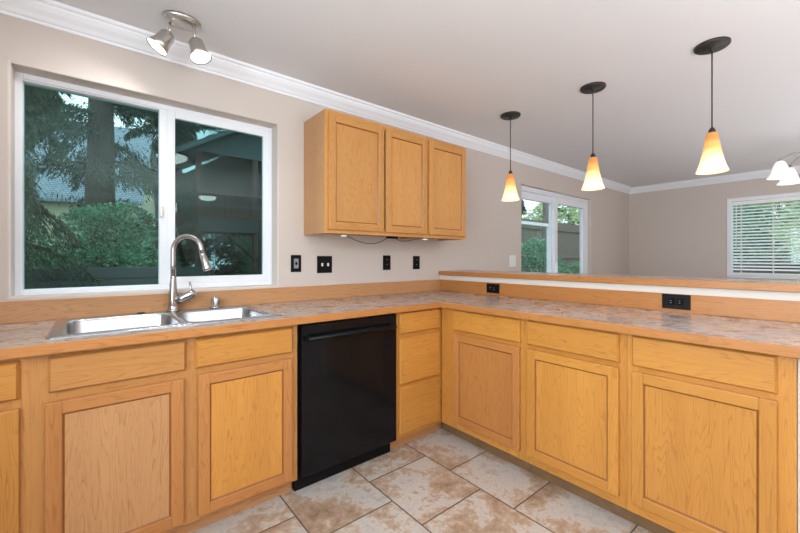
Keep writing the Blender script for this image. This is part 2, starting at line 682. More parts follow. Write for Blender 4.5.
# kitchen window: two-pane slider
w1 = struct(bpy.data.objects.new('window_1', None))
COL.objects.link(w1)
w1.location = ((WIN[0] + WIN[1]) / 2, 0.11, WIN[2])
f = MB()
frame_boxes(f, WIN[0] - .004, WIN[1] + .012, WIN[2] - .004, WIN[3] + .004, 0.030, 0.125, 0.190)
f.box((-1.0, 0.128, 2.058), (-0.40, 0.185, 2.064), 0.001)
f.build('frame', M['vinyl'], w1)
MB().box((-0.999, 0.158, 1.05), (-0.440, 0.162, 2.06)).build('glass', M['glass'], w1)
f = MB()
frame_boxes(f, -0.405, 0.187, 1.054, 2.068, 0.040, 0.127, 0.157, wb=0.042)
f.box((-0.444, 0.127, 1.054), (-0.404, 0.170, 2.066), 0.004)
s2 = f.build('sash', M['vinyl'], w1)
MB().box((-0.37, 0.140, 1.090), (0.152, 0.144, 2.035)).build('glass', M['glass'], s2)
lk = MB().box((-0.440, 0.112, 1.44), (-0.424, 0.127, 1.50), 0.003)
lk.box((-0.437, 0.103, 1.455), (-0.427, 0.114, 1.475), 0.003)
lk.build('latch', M['nickel'], s2)
MB().box((-0.40, 0.176, 1.05), (0.18, 0.178, 2.07)).build('insect_screen', M['screen'], w1)

# unseen window added in the left wall to carry the side fill light
w3 = struct(bpy.data.objects.new('window_added', None))
COL.objects.link(w3)
w3.location = (XL - 0.06, -2.3, LWIN[2])
f = MB()
for a, b in (((-3.35, 0.88), (-3.30, 2.1)), ((-1.30, 0.88), (-1.25, 2.1)), ((-3.30, 2.05), (-1.30, 2.1)), ((-3.30, 0.88), (-1.30, 0.93)), ((-2.32, 0.93), (-2.28, 2.05))):
    f.box((XL - 0.09, a[0], a[1]), (XL - 0.05, b[0], b[1]), 0.004)
f.build('frame', M['vinyl'], w3)
MB().box((XL - 0.072, -3.3, 0.93), (XL - 0.068, -1.3, 2.05)).build('glass', M['glass_clear'], w3)

# patio slider beyond the bar
d1 = struct(bpy.data.objects.new('door_1', None))
COL.objects.link(d1)
d1.location = (3.96, 0.1, 0)
f = MB()
frame_boxes(f, SLD[0], SLD[1], 0.0, SLD[3], 0.055, 0.07, 0.155)
f.build('door_frame', M['vinyl'], d1)
f = MB()
frame_boxes(f, 3.115, 3.98, 0.03, 2.007, 0.085, 0.112, 0.15)
p1 = f.build('fixed_panel', M['vinyl'], d1)
MB().box((3.19, 0.128, 0.11), (3.90, 0.132, 1.93)).build('glass', M['glass_clear'], p1)
f = MB()
frame_boxes(f, 3.90, 4.805, 0.03, 2.007, 0.085, 0.072, 0.108)
p2 = f.build('sliding_panel', M['vinyl'], d1)
MB().box((3.98, 0.088, 0.11), (4.73, 0.092, 1.93)).build('glass', M['glass_clear'], p2)
MB().box((3.915, 0.045, 0.95), (3.94, 0.072, 1.15), 0.005).build('door_handle', M['vinyl'], p2)

# dining window
w2 = struct(bpy.data.objects.new('window_2', None))
COL.objects.link(w2)
w2.location = (XR, -2.0, FWIN[2])
f = MB()
y0, y1, z0, z1 = FWIN
for a, b in (((y0, z0), (y0 + .05, z1)), ((y1 - .05, z0), (y1, z1)), ((y0 + .05, z1 - .05), (y1 - .05, z1)), ((y0 + .05, z0), (y1 - .05, z0 + .05)), ((-2.04, z0 + .05), (-1.99, z1 - .05))):
    f.box((XR - 0.006 if b[1] - a[1] > 1 or b[1] > 2 or a[1] < 1 else XR + 0.07, a[0], a[1]), (XR + 0.12, b[0], b[1]), 0.004)
f.build('frame', M['vinyl'], w2)
MB().box((XR + 0.105, y0 + .05, z0 + .05), (XR + 0.109, y1 - .05, z1 - .05)).build('glass', M['glass_clear'], w2)

bl = thing('window_blind', 'white horizontal slat blind over the dining room window', 'blind', (XR + 0.04, -2.0, z1 - 0.05))
MB().box((XR + 0.015, y0 + .056, z1 - .100), (XR + 0.065, y1 - .056, z1 - .052), 0.003).build('headrail', M['blind'], bl)
f = MB()
zz = z1 - 0.135
while zz > z0 + 0.075:
    f.prism([(XR + 0.016, zz - 0.0095), (XR + 0.064, zz + 0.0095), (XR + 0.064, zz + 0.0125), (XR + 0.016, zz - 0.0065)], 0, 1, 1)
    zz -= 0.0440
for v in f.bm.verts:
    v.co.y = (y0 + .058) if v.co.y < 0.5 else (y1 - .058)
f.build('slats', M['blind'], bl)
MB().box((XR + 0.02, y0 + .058, z0 + .053), (XR + 0.06, y1 - .058, z0 + .072), 0.003).build('bottom_rail', M['blind'], bl)
for yy in (-1.40, -1.72, -1.98, -2.34, -2.66):
    MB().box((XR + 0.011, yy - .006, z0 + .06), (XR + 0.0135, yy + .006, z1 - .1)).build('ladder_tape', M['blind'], bl)
MB().tube([(XR + 0.005, -1.35, z1 - .1), (XR + 0.004, -1.35, z1 - .72)], 0.006, 8).build('tilt_wand', M['blind'], bl)

# ------------------------------------------------------------------ cabinets
BEV = 0.0035


class Run:
    """cabinet face: along 'x' faces -y, along 'y' faces -x; u runs along, n outward"""

    def __init__(s, axis, face):
        s.axis, s.face = axis, face

    def p(s, u, n, z):
        return (u, s.face - n, z) if s.axis == 'x' else (s.face - n, u, z)

    def mats(s, tone):
        return [M[tone + 'z'], M[tone + s.axis]]


def panel_door(run, u0, u1, z0, z1, parent, tone, ptone=None, n0=0.0, th=0.019, sw=0.046):
    f = MB()
    b = BEV
    f.box(run.p(u0, n0, z0), run.p(u0 + sw, n0 + th, z1), b, mi=0)
    f.box(run.p(u1 - sw, n0, z0), run.p(u1, n0 + th, z1), b, mi=0)
    f.box(run.p(u0 + sw - .001, n0, z1 - sw), run.p(u1 - sw + .001, n0 + th, z1), b, mi=1)
    f.box(run.p(u0 + sw - .001, n0, z0), run.p(u1 - sw + .001, n0 + th, z0 + sw), b, mi=1)
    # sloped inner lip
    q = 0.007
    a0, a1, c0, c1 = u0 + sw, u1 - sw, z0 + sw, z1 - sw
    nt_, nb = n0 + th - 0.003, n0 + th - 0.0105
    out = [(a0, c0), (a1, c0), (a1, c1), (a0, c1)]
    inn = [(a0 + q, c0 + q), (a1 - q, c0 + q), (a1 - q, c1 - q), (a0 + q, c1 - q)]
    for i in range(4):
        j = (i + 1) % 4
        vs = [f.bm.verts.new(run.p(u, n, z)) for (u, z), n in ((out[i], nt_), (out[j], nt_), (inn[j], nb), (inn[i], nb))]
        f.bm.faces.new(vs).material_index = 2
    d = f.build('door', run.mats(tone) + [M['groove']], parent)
    pn = MB().box(run.p(a0 - .004, n0 + 0.003, c0 - .004), run.p(a1 + .004, n0 + th - 0.0095, c1 + .004))
    pn.build('door_panel', M[(ptone or tone) + 'z'], d)
    return d


def slab_drawer(run, u0, u1, z0, z1, parent, tone, name='drawer', n0=0.0, th=0.019):
    f = MB().box(run.p(u0, n0, z0), run.p(u1, n0 + th * 0.45, z1))
    b = 0.007
    # front raised field with a chamfered edge
    A = [(u0, z0), (u1, z0), (u1, z1), (u0, z1)]
    B = [(u0 + b, z0 + b), (u1 - b, z0 + b), (u1 - b, z1 - b), (u0 + b, z1 - b)]
    va = [f.bm.verts.new(run.p(u, n0 + th * 0.45, z)) for u, z in A]
    vb = [f.bm.verts.new(run.p(u, n0 + th, z)) for u, z in B]
    for i in range(4):
        f.bm.faces.new((va[i], va[(i + 1) % 4], vb[(i + 1) % 4], vb[i]))
    f.bm.faces.new(vb)
    return f.build(name, M[tone + run.axis], parent)


def face_frame(run, u0, u1, stiles, rails, z0, z1, parent, tone, th=0.019, depth=0.585, side='honeyz'):
    """carcass box plus face frame; stiles (u0,u1), rails (u0,u1,z0,z1)"""
    f = MB()
    for a, b in stiles:
        f.box(run.p(a, 0, z0), run.p(b, -th, z1), mi=0)
    for a, b, c, d in rails:
        f.box(run.p(a, -0.0005, c), run.p(b, -th, d), 0.0008, 1, mi=1)
    fr = f.build('face_frame', run.mats(tone), parent)
    c = MB()
    t = 0.016
    c.box(run.p(u0, -th, z0), run.p(u0 + t, -depth, z1))
    c.box(run.p(u1 - t, -th, z0), run.p(u1, -depth, z1))
    c.box(run.p(u0 + t, -th, z0), run.p(u1 - t, -depth, z0 + t))
    c.box(run.p(u0 + t, -depth + 0.006, z0 + t), run.p(u1 - t, -depth, z1))
    c.build('carcass', M[side], parent)
    return fr


TOP = 0.8765
LR = Run('x', -0.613)
KICK = 0.068


def kick(run, u0, u1, parent, mat, ztop=0.085):
    MB().box(run.p(u0, -KICK, 0.0), run.p(u1, -KICK - 0.016, ztop)).build('toe_kick', mat, parent)


# sink base cabinet
sb = thing('base_cabinet', 'pale oak base cabinet with two wide doors, under the steel sink', 'cabinet', (-0.417, -0.613, 0))
face_frame(LR, -0.896, 0.062, [(-0.896, -0.83), (-0.455, -0.38), (0.012, 0.062)],
           [(-0.83, -0.455, 0.848, TOP), (-0.38, 0.012, 0.848, TOP), (-0.83, -0.455, 0.688, 0.75), (-0.38, 0.012, 0.688, 0.75), (-0.83, -0.455, 0.085, 0.13), (-0.38, 0.012, 0.085, 0.13)],
           0.085, TOP, sb, 'mid', side='palez')
slab_drawer(LR, -0.852, -0.433, 0.737, 0.861, sb, 'mid', 'false_drawer_front')
slab_drawer(LR, -0.396, 0.033, 0.737, 0.861, sb, 'honey', 'false_drawer_front')
panel_door(LR, -0.861, -0.441, 0.103, 0.704, sb, 'red', 'pale')
panel_door(LR, -0.388, 0.031, 0.103, 0.708, sb, 'red', 'honey')
kick(LR, -0.896, 0.062, sb, M['palex'])

# cabinet left of it, cut by the picture's edge
lc = thing('base_cabinet', 'oak base cabinet with a drawer over a narrow door, beside the sink base', 'cabinet', (-1.14, -0.613, 0))
face_frame(LR, -1.385, -0.8962, [(-1.385, -1.34), (-0.945, -0.8962)],
           [(-1.34, -0.945, 0.848, TOP), (-1.34, -0.945, 0.688, 0.75), (-1.34, -0.945, 0.085, 0.13)], 0.085, TOP, lc, 'mid')
slab_drawer(LR, -1.36, -0.922, 0.733, 0.861, lc, 'honey')
panel_door(LR, -1.36, -0.922, 0.103, 0.702, lc, 'honey')
kick(LR, -1.385, -0.897, lc, M['palex'])

# drawer base right of the dishwasher
db = thing('base_cabinet', 'golden oak three-drawer base cabinet between the dishwasher and the inner corner', 'cabinet', (0.89, -0.613, 0))
face_frame(LR, 0.702, 1.098, [(0.702, 0.735), (1.055, 1.098)],
           [(0.735, 1.055, 0.855, TOP), (0.735, 1.055, 0.70, 0.745), (0.735, 1.055, 0.395, 0.44), (0.735, 1.055, 0.085, 0.13)], 0.085, TOP, db, 'honey')
slab_drawer(LR, 0.722, 1.068, 0.735, 0.868, db, 'honey')
slab_drawer(LR, 0.722, 1.068, 0.424, 0.712, db, 'honey')
slab_drawer(LR, 0.722, 1.068, 0.112, 0.408, db, 'honey')
kick(LR, 0.702, 1.166, db, M['palex'])

# peninsula units
PR = Run('y', 1.099)
PEN = [(-0.616, -1.250, -0.735, -1.226, 'red', 'redder oak base cabinet with one door, first from the inner corner'),
       (-1.251, -1.757, -1.272, -1.728, 'honey', 'oak base cabinet with one door, in the middle of the peninsula row'),
       (-1.758, -2.272, -1.779, -2.227, 'honey', 'golden oak base cabinet with one door, at the open end of the peninsula')]
for a, b, da, dbb, tone, lab in PEN:
    c = thing('base_cabinet', lab, 'cabinet', (1.099, (a + b) / 2, 0))
    e0, e1 = da - 0.022, dbb + 0.022
    face_frame(PR, b, a, [(b, e1), (e0, a)],
               [(e1, e0, 0.852, TOP), (e1, e0, 0.698, 0.75), (e1, e0, 0.090, 0.155)], 0.090, TOP, c, 'honey')
    slab_drawer(PR, dbb, da, 0.737, 0.869, c, 'honey')
    panel_door(PR, dbb, da, 0.137, 0.714, c, tone)
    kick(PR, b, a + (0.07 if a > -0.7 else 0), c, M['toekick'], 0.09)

# dishwasher
dw = thing('dishwasher', 'black built-in dishwasher between the oak base cabinets', 'dishwasher', (0.382, -0.6, 0))
MB().box((0.072, -0.60, 0.10), (0.692, -0.03, 0.872)).build('tub', M['blackmatt'], dw)
MB().box((0.076, -0.637, 0.098), (0.688, -0.602, 0.868), 0.005).build('door', M['black'], dw)
MB().box((0.069, -0.565, 0.0), (0.694, -0.54, 0.10)).build('toe_kick', M['blackmatt'], dw)
h = MB().tube([(0.093, -0.672, 0.800), (0.652, -0.672, 0.800)], 0.0135, 14)
for x in (0.107, 0.638):
    h.box((x - 0.012, -0.672, 0.789), (x + 0.012, -0.634, 0.811), 0.003)
h.build('handle', M['blackmatt'], dw)

# wall cabinets
uy = -0.277
UR = Run('x', uy)


def wall_cabinet(u0, u1, doors, lab):
    c = thing('wall_cabinet', lab, 'cabinet', ((u0 + u1) / 2, WY, 1.365))
    f = MB()
    st = [(u0, u0 + 0.04), (u1 - 0.04, u1)]
    for a, b in st:
        f.box(UR.p(a, 0.019, 1.365), UR.p(b, 0, 2.147), 0.0008, 1, mi=0)
    f.box(UR.p(u0 + .04, 0.0185, 2.10), UR.p(u1 - .04, 0, 2.147), 0.0008, 1, mi=1)
    f.box(UR.p(u0 + .04, 0.0185, 1.365), UR.p(u1 - .04, 0, 1.41), 0.0008, 1, mi=1)
    f.build('face_frame', UR.mats('upper'), c)
    k = MB()
    t = 0.014
    k.box((u0 + .001, uy, 1.366), (u0 + t, WY, 2.147))
    k.box((u1 - t, uy, 1.366), (u1 - .001, WY, 2.147))
    k.box((u0 + t, uy, 2.133), (u1 - t, WY, 2.147))
    k.box((u0 + t, uy, 1.380), (u1 - t, WY, 1.394))
    k.box((u0 + t, WY - .005, 1.394), (u1 - t, WY, 2.133))
    k.build('carcass', M['palez'], c)
    for a, b in doors:
        panel_door(UR, a, b, 1.389, 2.122, c, 'upper', n0=0.019, sw=0.050)


wall_cabinet(0.388, 1.2635, [(0.405, 0.838), (0.854, 1.253)], 'oak wall cabinet with two doors, nearer the kitchen window')
wall_cabinet(1.2645, 1.718, [(1.276, 1.702)], 'oak wall cabinet with one door, nearer the dining room')

# ------------------------------------------------------------------ countertop
ct = thing('countertop', 'L-shaped mottled laminate countertop with oak edge and oak backsplash', 'countertop', (1.2, -0.3, 0.8775))
f = MB()
zb, zt = 0.879, 0.914
SX0, SX1, SY0, SY1 = -0.850, -0.006, -0.552, -0.043      # sink cut-out
f.box((XL + .002, -0.645, zb), (SX0, 0.0, zt))
f.box((SX1, -0.645, zb), (1.063, 0.0, zt))
f.box((SX0, -0.645, zb), (SX1, SY0, zt))
f.box((SX0, SY1, zb), (SX1, 0.0, zt))
f.box((1.063, -2.44, zb), (1.711, 0.0, zt))
f.build('laminate_top', M['laminate'], ct)
e = MB().box((XL + .002, -0.660, 0.8775), (1.063, -0.645, 0.9145), 0.003)
e.build('front_edge', M['redx'], ct)
MB().box((1.048, -0.6455, 0.8775), (1.063, -2.455, 0.9145), 0.003).build('front_edge', M['redy'], ct)
MB().box((1.063, -2.44, 0.8775), (1.711, -2.455, 0.9145), 0.003).build('end_edge', M['redx'], ct)
MB().box((XL + .002, 0.0, 0.914), (1.711, WY, 1.0115), 0.002).build('backsplash', M['splashx'], ct)
MB().box((1.711, WY, 0.914), (1.729, -2.42, 1.0115), 0.002).build('backsplash', M['redy'], ct)

bt = thing('bar_ledge', 'raised oak-edged bar ledge on the low wall behind the peninsula', 'bar', (1.9, -1.2, 1.053))
MB().box((1.717, 0.012, 1.053), (2.10, -2.49, 1.0893)).build('ledge_top', M['laminate'], bt)
MB().box((1.702, 0.012, 1.0525), (1.717, -2.505, 1.0895), 0.003).build('front_edge', M['redy'], bt)
MB().box((2.10, 0.012, 1.0525), (2.115, -2.505, 1.0895), 0.003).build('back_edge', M['redy'], bt)
MB().box((1.717, -2.49, 1.0525), (2.10, -2.505, 1.0895), 0.003).build('end_edge', M['redx'], bt)


# ------------------------------------------------------------------ sink
def rrect(x0, x1, y0, y1, r, n=6):
    pts = []
    for cx, cy, a0 in ((x1 - r, y1 - r, 0), (x0 + r, y1 - r, 90), (x0 + r, y0 + r, 180), (x1 - r, y0 + r, 270)):
        for i in range(n + 1):
            a = math.radians(a0 + 90 * i / n)
            pts.append((cx + r * math.cos(a), cy + r * math.sin(a)))
    return pts


sk = thing('sink', 'stainless steel double-bowl drop-in sink under the kitchen window', 'sink', (-0.42, -0.29, 0.914))
bowls = [(-0.822, -0.432, -0.520, -0.120), (-0.395, -0.040, -0.520, -0.120)]
f = MB()
bm = f.bm


def ring(pts, z):
    return [bm.verts.new((x, y, z)) for x, y in pts]


def bridge(A, B):
    n = len(A)
    for i in range(n):
        fc = bm.faces.new((A[i], A[(i + 1) % n], B[(i + 1) % n], B[i]))
        fc.smooth = True


o1 = ring(rrect(-0.866, 0.010, -0.568, -0.026, 0.022), 0.9142)
o2 = ring(rrect(-0.864, 0.008, -0.566, -0.028, 0.021), 0.919)
o3 = ring(rrect(-0.857, 0.001, -0.559, -0.035, 0.017), 0.921)
bridge(o1, o2)
bridge(o2, o3)
edges = [bm.edges.get((o3[i], o3[(i + 1) % len(o3)])) for i in range(len(o3))]
for (x0, x1, y0, y1) in bowls:
    b1 = ring(rrect(x0 - .012, x1 + .012, y0 - .012, y1 + .012, 0.07), 0.921)
    b2 = ring(rrect(x0 - .004, x1 + .004, y0 - .004, y1 + .004, 0.064), 0.9185)
    b3 = ring(rrect(x0, x1, y0, y1, 0.06), 0.910)
    b4 = ring(rrect(x0 + .008, x1 - .008, y0 + .008, y1 - .008, 0.055), 0.775)
    b5 = ring(rrect(x0 + .02, x1 - .02, y0 + .02, y1 - .02, 0.05), 0.752)
    b6 = ring(rrect(x0 + .05, x1 - .05, y0 + .05, y1 - .05, 0.04), 0.745)
    for A, B in ((b1, b2), (b2, b3), (b3, b4), (b4, b5), (b5, b6)):
        bridge(A, B)
    bm.faces.new(b6)
    edges += [bm.edges.get((b1[i], b1[(i + 1) % len(b1)])) for i in range(len(b1))]
bmesh.ops.triangle_fill(bm, edges=edges, use_beauty=True)
f.build('basin', M['steel'], sk)
for (x0, x1, y0, y1) in bowls:
    cx, cy = (x0 + x1) / 2, (y0 + y1) / 2
    MB().lathe([(0.045, 0), (0.045, 0.003), (0.036, 0.004), (0.030, 0.0015), (0.006, 0.0015)], (cx, cy, 0.7455)).build('drain', M['nickel'], sk)
MB().lathe([(0.018, 0), (0.018, 0.004), (0.012, 0.006)], (-0.545, -0.066, 0.9212), n=20).build('hole_cover', M['dark'], sk)

# faucet
fx, fy, fz = -0.402, -0.068, 0.9212
fc = thing('faucet', 'tall gooseneck kitchen faucet standing behind the divider of the sink', 'faucet', (fx, fy, fz))
MB().lathe([(0.030, 0), (0.030, 0.006), (0.024, 0.012), (0.024, 0.03), (0.022, 0.085), (0.0185, 0.13), (0.0150, 0.17), (0.0135, 0.185)], (fx, fy, fz), n=28).build('body', M['chrome'], fc)
dirv = Vector((0.74, -0.67, 0)).normalized()
P0 = Vector((fx, fy, fz))
pts = [P0 + Vector((0, 0, 0.17)), P0 + Vector((0, 0, 0.25)), P0 + Vector((0, 0, 0.315))]
R_ = 0.078
for i in range(1, 16):
    a = math.radians(180 - i * 11.5)
    pts.append(P0 + Vector((0, 0, 0.325)) + dirv * (R_ + R_ * math.cos(a)) + Vector((0, 0, R_ * math.sin(a))))
td = (pts[-1] - pts[-2]).normalized()
pts.append(pts[-1] + td * 0.028)
MB().tube(pts, 0.0128, 16).build('spout', M['chrome'], fc)
td = (td + dirv * 0.10).normalized()
MB().lathe([(0.0145, -0.002), (0.0155, 0.004), (0.0145, 0.008), (0.016, 0.012), (0.0185, 0.055), (0.0205, 0.085), (0.0185, 0.092), (0.008, 0.092)], pts[-1], td, 24).build('spray_head', M['chrome'], fc)
hs = P0 + Vector((0.012, -0.004, 0.055))
hd = Vector((0.86, -0.30, 0.42)).normalized()
hh = MB().lathe([(0.020, 0), (0.023, 0.03), (0.023, 0.080), (0.020, 0.098), (0.008, 0.104)], hs, hd, 24)
hh.tube([hs + hd * 0.078, hs + hd * 0.080 + Vector((0, 0, 0.03)), hs + hd * 0.072 + Vector((0, 0, 0.072))], [0.007, 0.006, 0.0045], 12)
hh.build('handle', M['chrome'], fc)

ag = MB().lathe([(0.031, 0), (0.031, 0.006), (0.024, 0.010), (0.0235, 0.052), (0.020, 0.060), (0.004, 0.062)], (0, 0, 0), n=24)
ag = ag.build('air_gap', M['chrome'])
ag.location = (-0.192, -0.066, 0.9212)
tag(ag, 'short chrome air gap cap on the sink deck, behind the bowl nearer the dishwasher', 'air gap')


# ------------------------------------------------------------------ wall plates
def plate(name, T, w, h, lab, cat, kind, mat='blackmatt', group=None):
    """T(u, n, z): plate centred on u=0, z=0, n out of the wall"""
    t = thing(name, lab, cat, T(0, 0, 0), group)

    def bx(mb, u0, u1, z0, z1, n0, n1, b=0.0015):
        mb.box(T(u0, n0, z0), T(u1, n1, z1), b)
        return mb
    bx(MB(), -w / 2, w / 2, -h / 2, h / 2, 0.0004, 0.006, 0.0022).build('cover_plate', M[mat], t)
    if kind == 'rocker':
        bx(MB(), -0.0165, 0.0165, -0.033, 0.033, 0.006, 0.0075).build('rocker', M['grey_plastic'], t)
        bx(MB(), -0.008, 0.008, -0.010, 0.010, 0.0075, 0.009, 0.001).build('button', M['blackmatt'], t)
    elif kind == 'toggles':
        for u in (-0.023, 0.023):
            bx(MB(), u - 0.0055, u + 0.0055, -0.012, 0.010, 0.006, 0.018).build('toggle', M['white_plastic'], t)
    elif kind == 'white':
        bx(MB(), -0.0165, 0.0165, -0.033, 0.033, 0.006, 0.009).build('rocker', M['white_plastic'], t)
    else:
        vert = kind == 'outlet_v'
        for s in (-0.0195, 0.0195):
            if vert:
                o = bx(MB(), -0.017, 0.017, s - 0.014, s + 0.014, 0.006, 0.0078).build('receptacle', M['black'], t)
            else:
                o = bx(MB(), s - 0.014, s + 0.014, -0.017, 0.017, 0.006, 0.0078).build('receptacle', M['black'], t)
            g = MB()
            for d in (-0.006, 0.006):
                if vert:
                    bx(g, d - 0.001, d + 0.001, s - 0.001, s + 0.007, 0.0078, 0.0084, 0.0)
                else:
                    bx(g, s - 0.001, s + 0.007, d - 0.001, d + 0.001, 0.0078, 0.0084, 0.0)
            g.build('slots', M['grey_plastic'], o)
    return t


def TB(x, z):
    return lambda u, n, zz: (x + u, WY - n, z + zz)


plate('wall_switch', TB(0.331, 1.170), 0.074, 0.116, 'black rocker switch plate between the window and the toggle switches', 'switch', 'rocker')
plate('wall_switch', TB(0.547, 1.161), 0.119, 0.122, 'black double switch plate with two white toggles', 'switch', 'toggles')
plate('wall_outlet', TB(1.109, 1.170), 0.076, 0.118, 'black upright outlet on the wall under the two-door wall cabinet', 'outlet', 'outlet_v')
plate('wall_outlet', TB(1.432, 1.168), 0.076, 0.115, 'black upright outlet on the wall under the one-door wall cabinet', 'outlet', 'outlet_v')
plate('wall_outlet', lambda u, n, z: (1.711 - n, -0.586 + u, 0.967 + z), 0.122, 0.074, 'black sideways outlet on the peninsula backsplash, near the corner', 'outlet', 'outlet_h')
plate('wall_outlet', lambda u, n, z: (1.711 - n, -1.785 + u, 0.970 + z), 0.128, 0.080, 'black sideways outlet on the peninsula backsplash, towards its open end', 'outlet', 'outlet_h')
plate('wall_switch', TB(2.872, 1.176), 0.125, 0.130, 'white switch plate beside the patio door', 'switch', 'white', 'white_plastic')

# under-cabinet puck lights with their cable
pk = thing('puck_light', 'small round puck light under the two-door wall cabinet', 'light', (0.62, -0.13, 1.380), 'under-cabinet lights')
MB().lathe([(0.030, 0), (0.030, -0.014), (0.027, -0.017)], (0.62, -0.13, 1.3798), n=24).build('housing', M['nickel'], pk)
MB().lathe([(0.022, -0.0172), (0.021, -0.0185), (0.010, -0.0190)], (0.62, -0.13, 1.3798), n=24).build('lens', M['puck'], pk)
pk2 = copy_tree(pk)
pk2.location = (1.40, -0.13, 1.380)
pk2['label'] = 'small round puck light under the one-door wall cabinet'
jb = MB().box((-0.045, -0.02, -0.022), (0.045, 0.02, 0), 0.004).build('junction_box', M['blackmatt'])
jb.location = (1.06, -0.12, 1.3798)
tag(jb, 'small black cable junction under the wall cabinets', 'junction box')
cb = []
for i in range(21):
    t = i / 20
    cb.append((0.655 + 0.375 * t, -0.10, 1.368 - 0.20 * t * (1 - t) * (0.8 + 0.5 * t)))
co = MB().tube(cb, 0.0035, 8)
co = co.build('cable', M['cable'], base=(0.655, -0.10, 1.368))
tag(co, 'grey cable sagging below the two-door wall cabinet', 'cable')
cb = []
for i in range(15):
    t = i / 14
    cb.append((1.09 + 0.275 * t, -0.11, 1.368 - 0.17 * t * (1 - t) ** 2))
co = MB().tube(cb, 0.0035, 8).build('cable', M['cable'], base=(1.09, -0.11, 1.368))
tag(co, 'short grey cable running towards the one-door wall cabinet', 'cable')

# ------------------------------------------------------------------ ceiling spotlight
sp = thing('ceiling_spotlight', 'brushed nickel two-head spotlight on the ceiling over the sink', 'spotlight', (-0.393, -0.279, CEIL))
MB().lathe([(0.075, 0), (0.075, -0.010), (0.066, -0.018), (0.02, -0.020)], (-0.393, -0.279, CEIL), n=36, sx=1.12, sy=0.9).build('canopy', M['nickel'], sp)


def spot_head(a, nck, face, fwd):
    a, nck, face = Vector(a), Vector(nck), Vector(face)
    ax = (face - nck).normalized()
    ax = (ax + Vector(fwd)).normalized()
    hd = MB().lathe([(0.012, -0.004), (0.024, 0.0), (0.034, 0.014), (0.036, 0.05), (0.038, 0.065), (0.050, 0.100), (0.048, 0.100), (0.036, 0.07)], nck, ax, 28, cap=False)
    h = hd.build('lamp_head', M['nickel'], sp)
    MB().tube([a, (a + nck) / 2, nck + ax * 0.004], 0.0065, 10).build('swivel_arm', M['nickel'], h)
    MB().lathe([(0.0455, 0.090), (0.0440, 0.096), (0.025, 0.100), (0.004, 0.101)], nck, ax, 24).build('bulb', M['bulb'], h)
    l = bpy.data.lights.new('spot_beam', 'SPOT')
    l.energy = 9
    l.color = (1.0, 0.98, 0.96)
    l.spot_size = math.radians(150)
    l.spot_blend = 1.0
    l.shadow_soft_size = 0.03
    lo = bpy.data.objects.new('spot_beam', l)
    COL.objects.link(lo)
    lo.location = nck + ax * 0.12
    lo.rotation_euler = ax.to_track_quat('-Z', 'Y').to_euler()


spot_head((-0.440, -0.250, 2.373), (-0.442, -0.248, 2.318), (-0.482, -0.216, 2.240), (-0.10, -0.28, 0))
spot_head((-0.348, -0.312, 2.373), (-0.342, -0.318, 2.290), (-0.312, -0.345, 2.160), (-0.02, -0.10, 0))

# ------------------------------------------------------------------ pendants over the bar
PX = [(1.925, -0.600, 'amber glass cone pendant nearest the window wall'),
      (1.934, -1.254, 'amber glass cone pendant in the middle of the row over the bar'),
      (1.922, -1.897, 'amber glass cone pendant at the open end of the bar, third from the window wall')]


def pendant(x, y, lab):
    p = thing('pendant_lamp', lab, 'pendant lamp', (x, y, CEIL), 'pendants over the bar')
    MB().lathe([(0.080, 0), (0.080, -0.010), (0.074, -0.016), (0.012, -0.018), (0.010, -0.034), (0.004, -0.036)], (x, y, CEIL), n=36).build('canopy', M['dark'], p)
    MB().tube([(x, y, CEIL - 0.03), (x, y, 1.925)], 0.0034, 8).build('cord', M['dark'], p)
    MB().lathe([(0.005, 0.034), (0.011, 0.026), (0.016, 0.014), (0.018, 0.0), (0.016, -0.012)], (x, y, 1.899), n=20).build('socket', M['dark'], p)
    s = MB()
    prof = [(0.025, 1.900), (0.028, 1.885), (0.033, 1.85), (0.041, 1.80), (0.051, 1.755), (0.061, 1.718), (0.073, 1.685)]
    inn = [(r - 0.004, z) for r, z in prof[::-1]]
    s.lathe(prof + inn, (x, y, 0), n=36, cap=False)
    s.build('lamp_shade', M['amber'], p)
    MB().lathe([(0.012, 1.85), (0.017, 1.825), (0.024, 1.79), (0.022, 1.765), (0.010, 1.748)], (x, y, 0), n=20).build('bulb', M['pendant_bulb'], p)
    return p


p0 = pendant(*PX[0])
for x, y, lab in PX[1:]:
    q = copy_tree(p0)
    q.location = (x, y, CEIL)
    q['label'] = lab

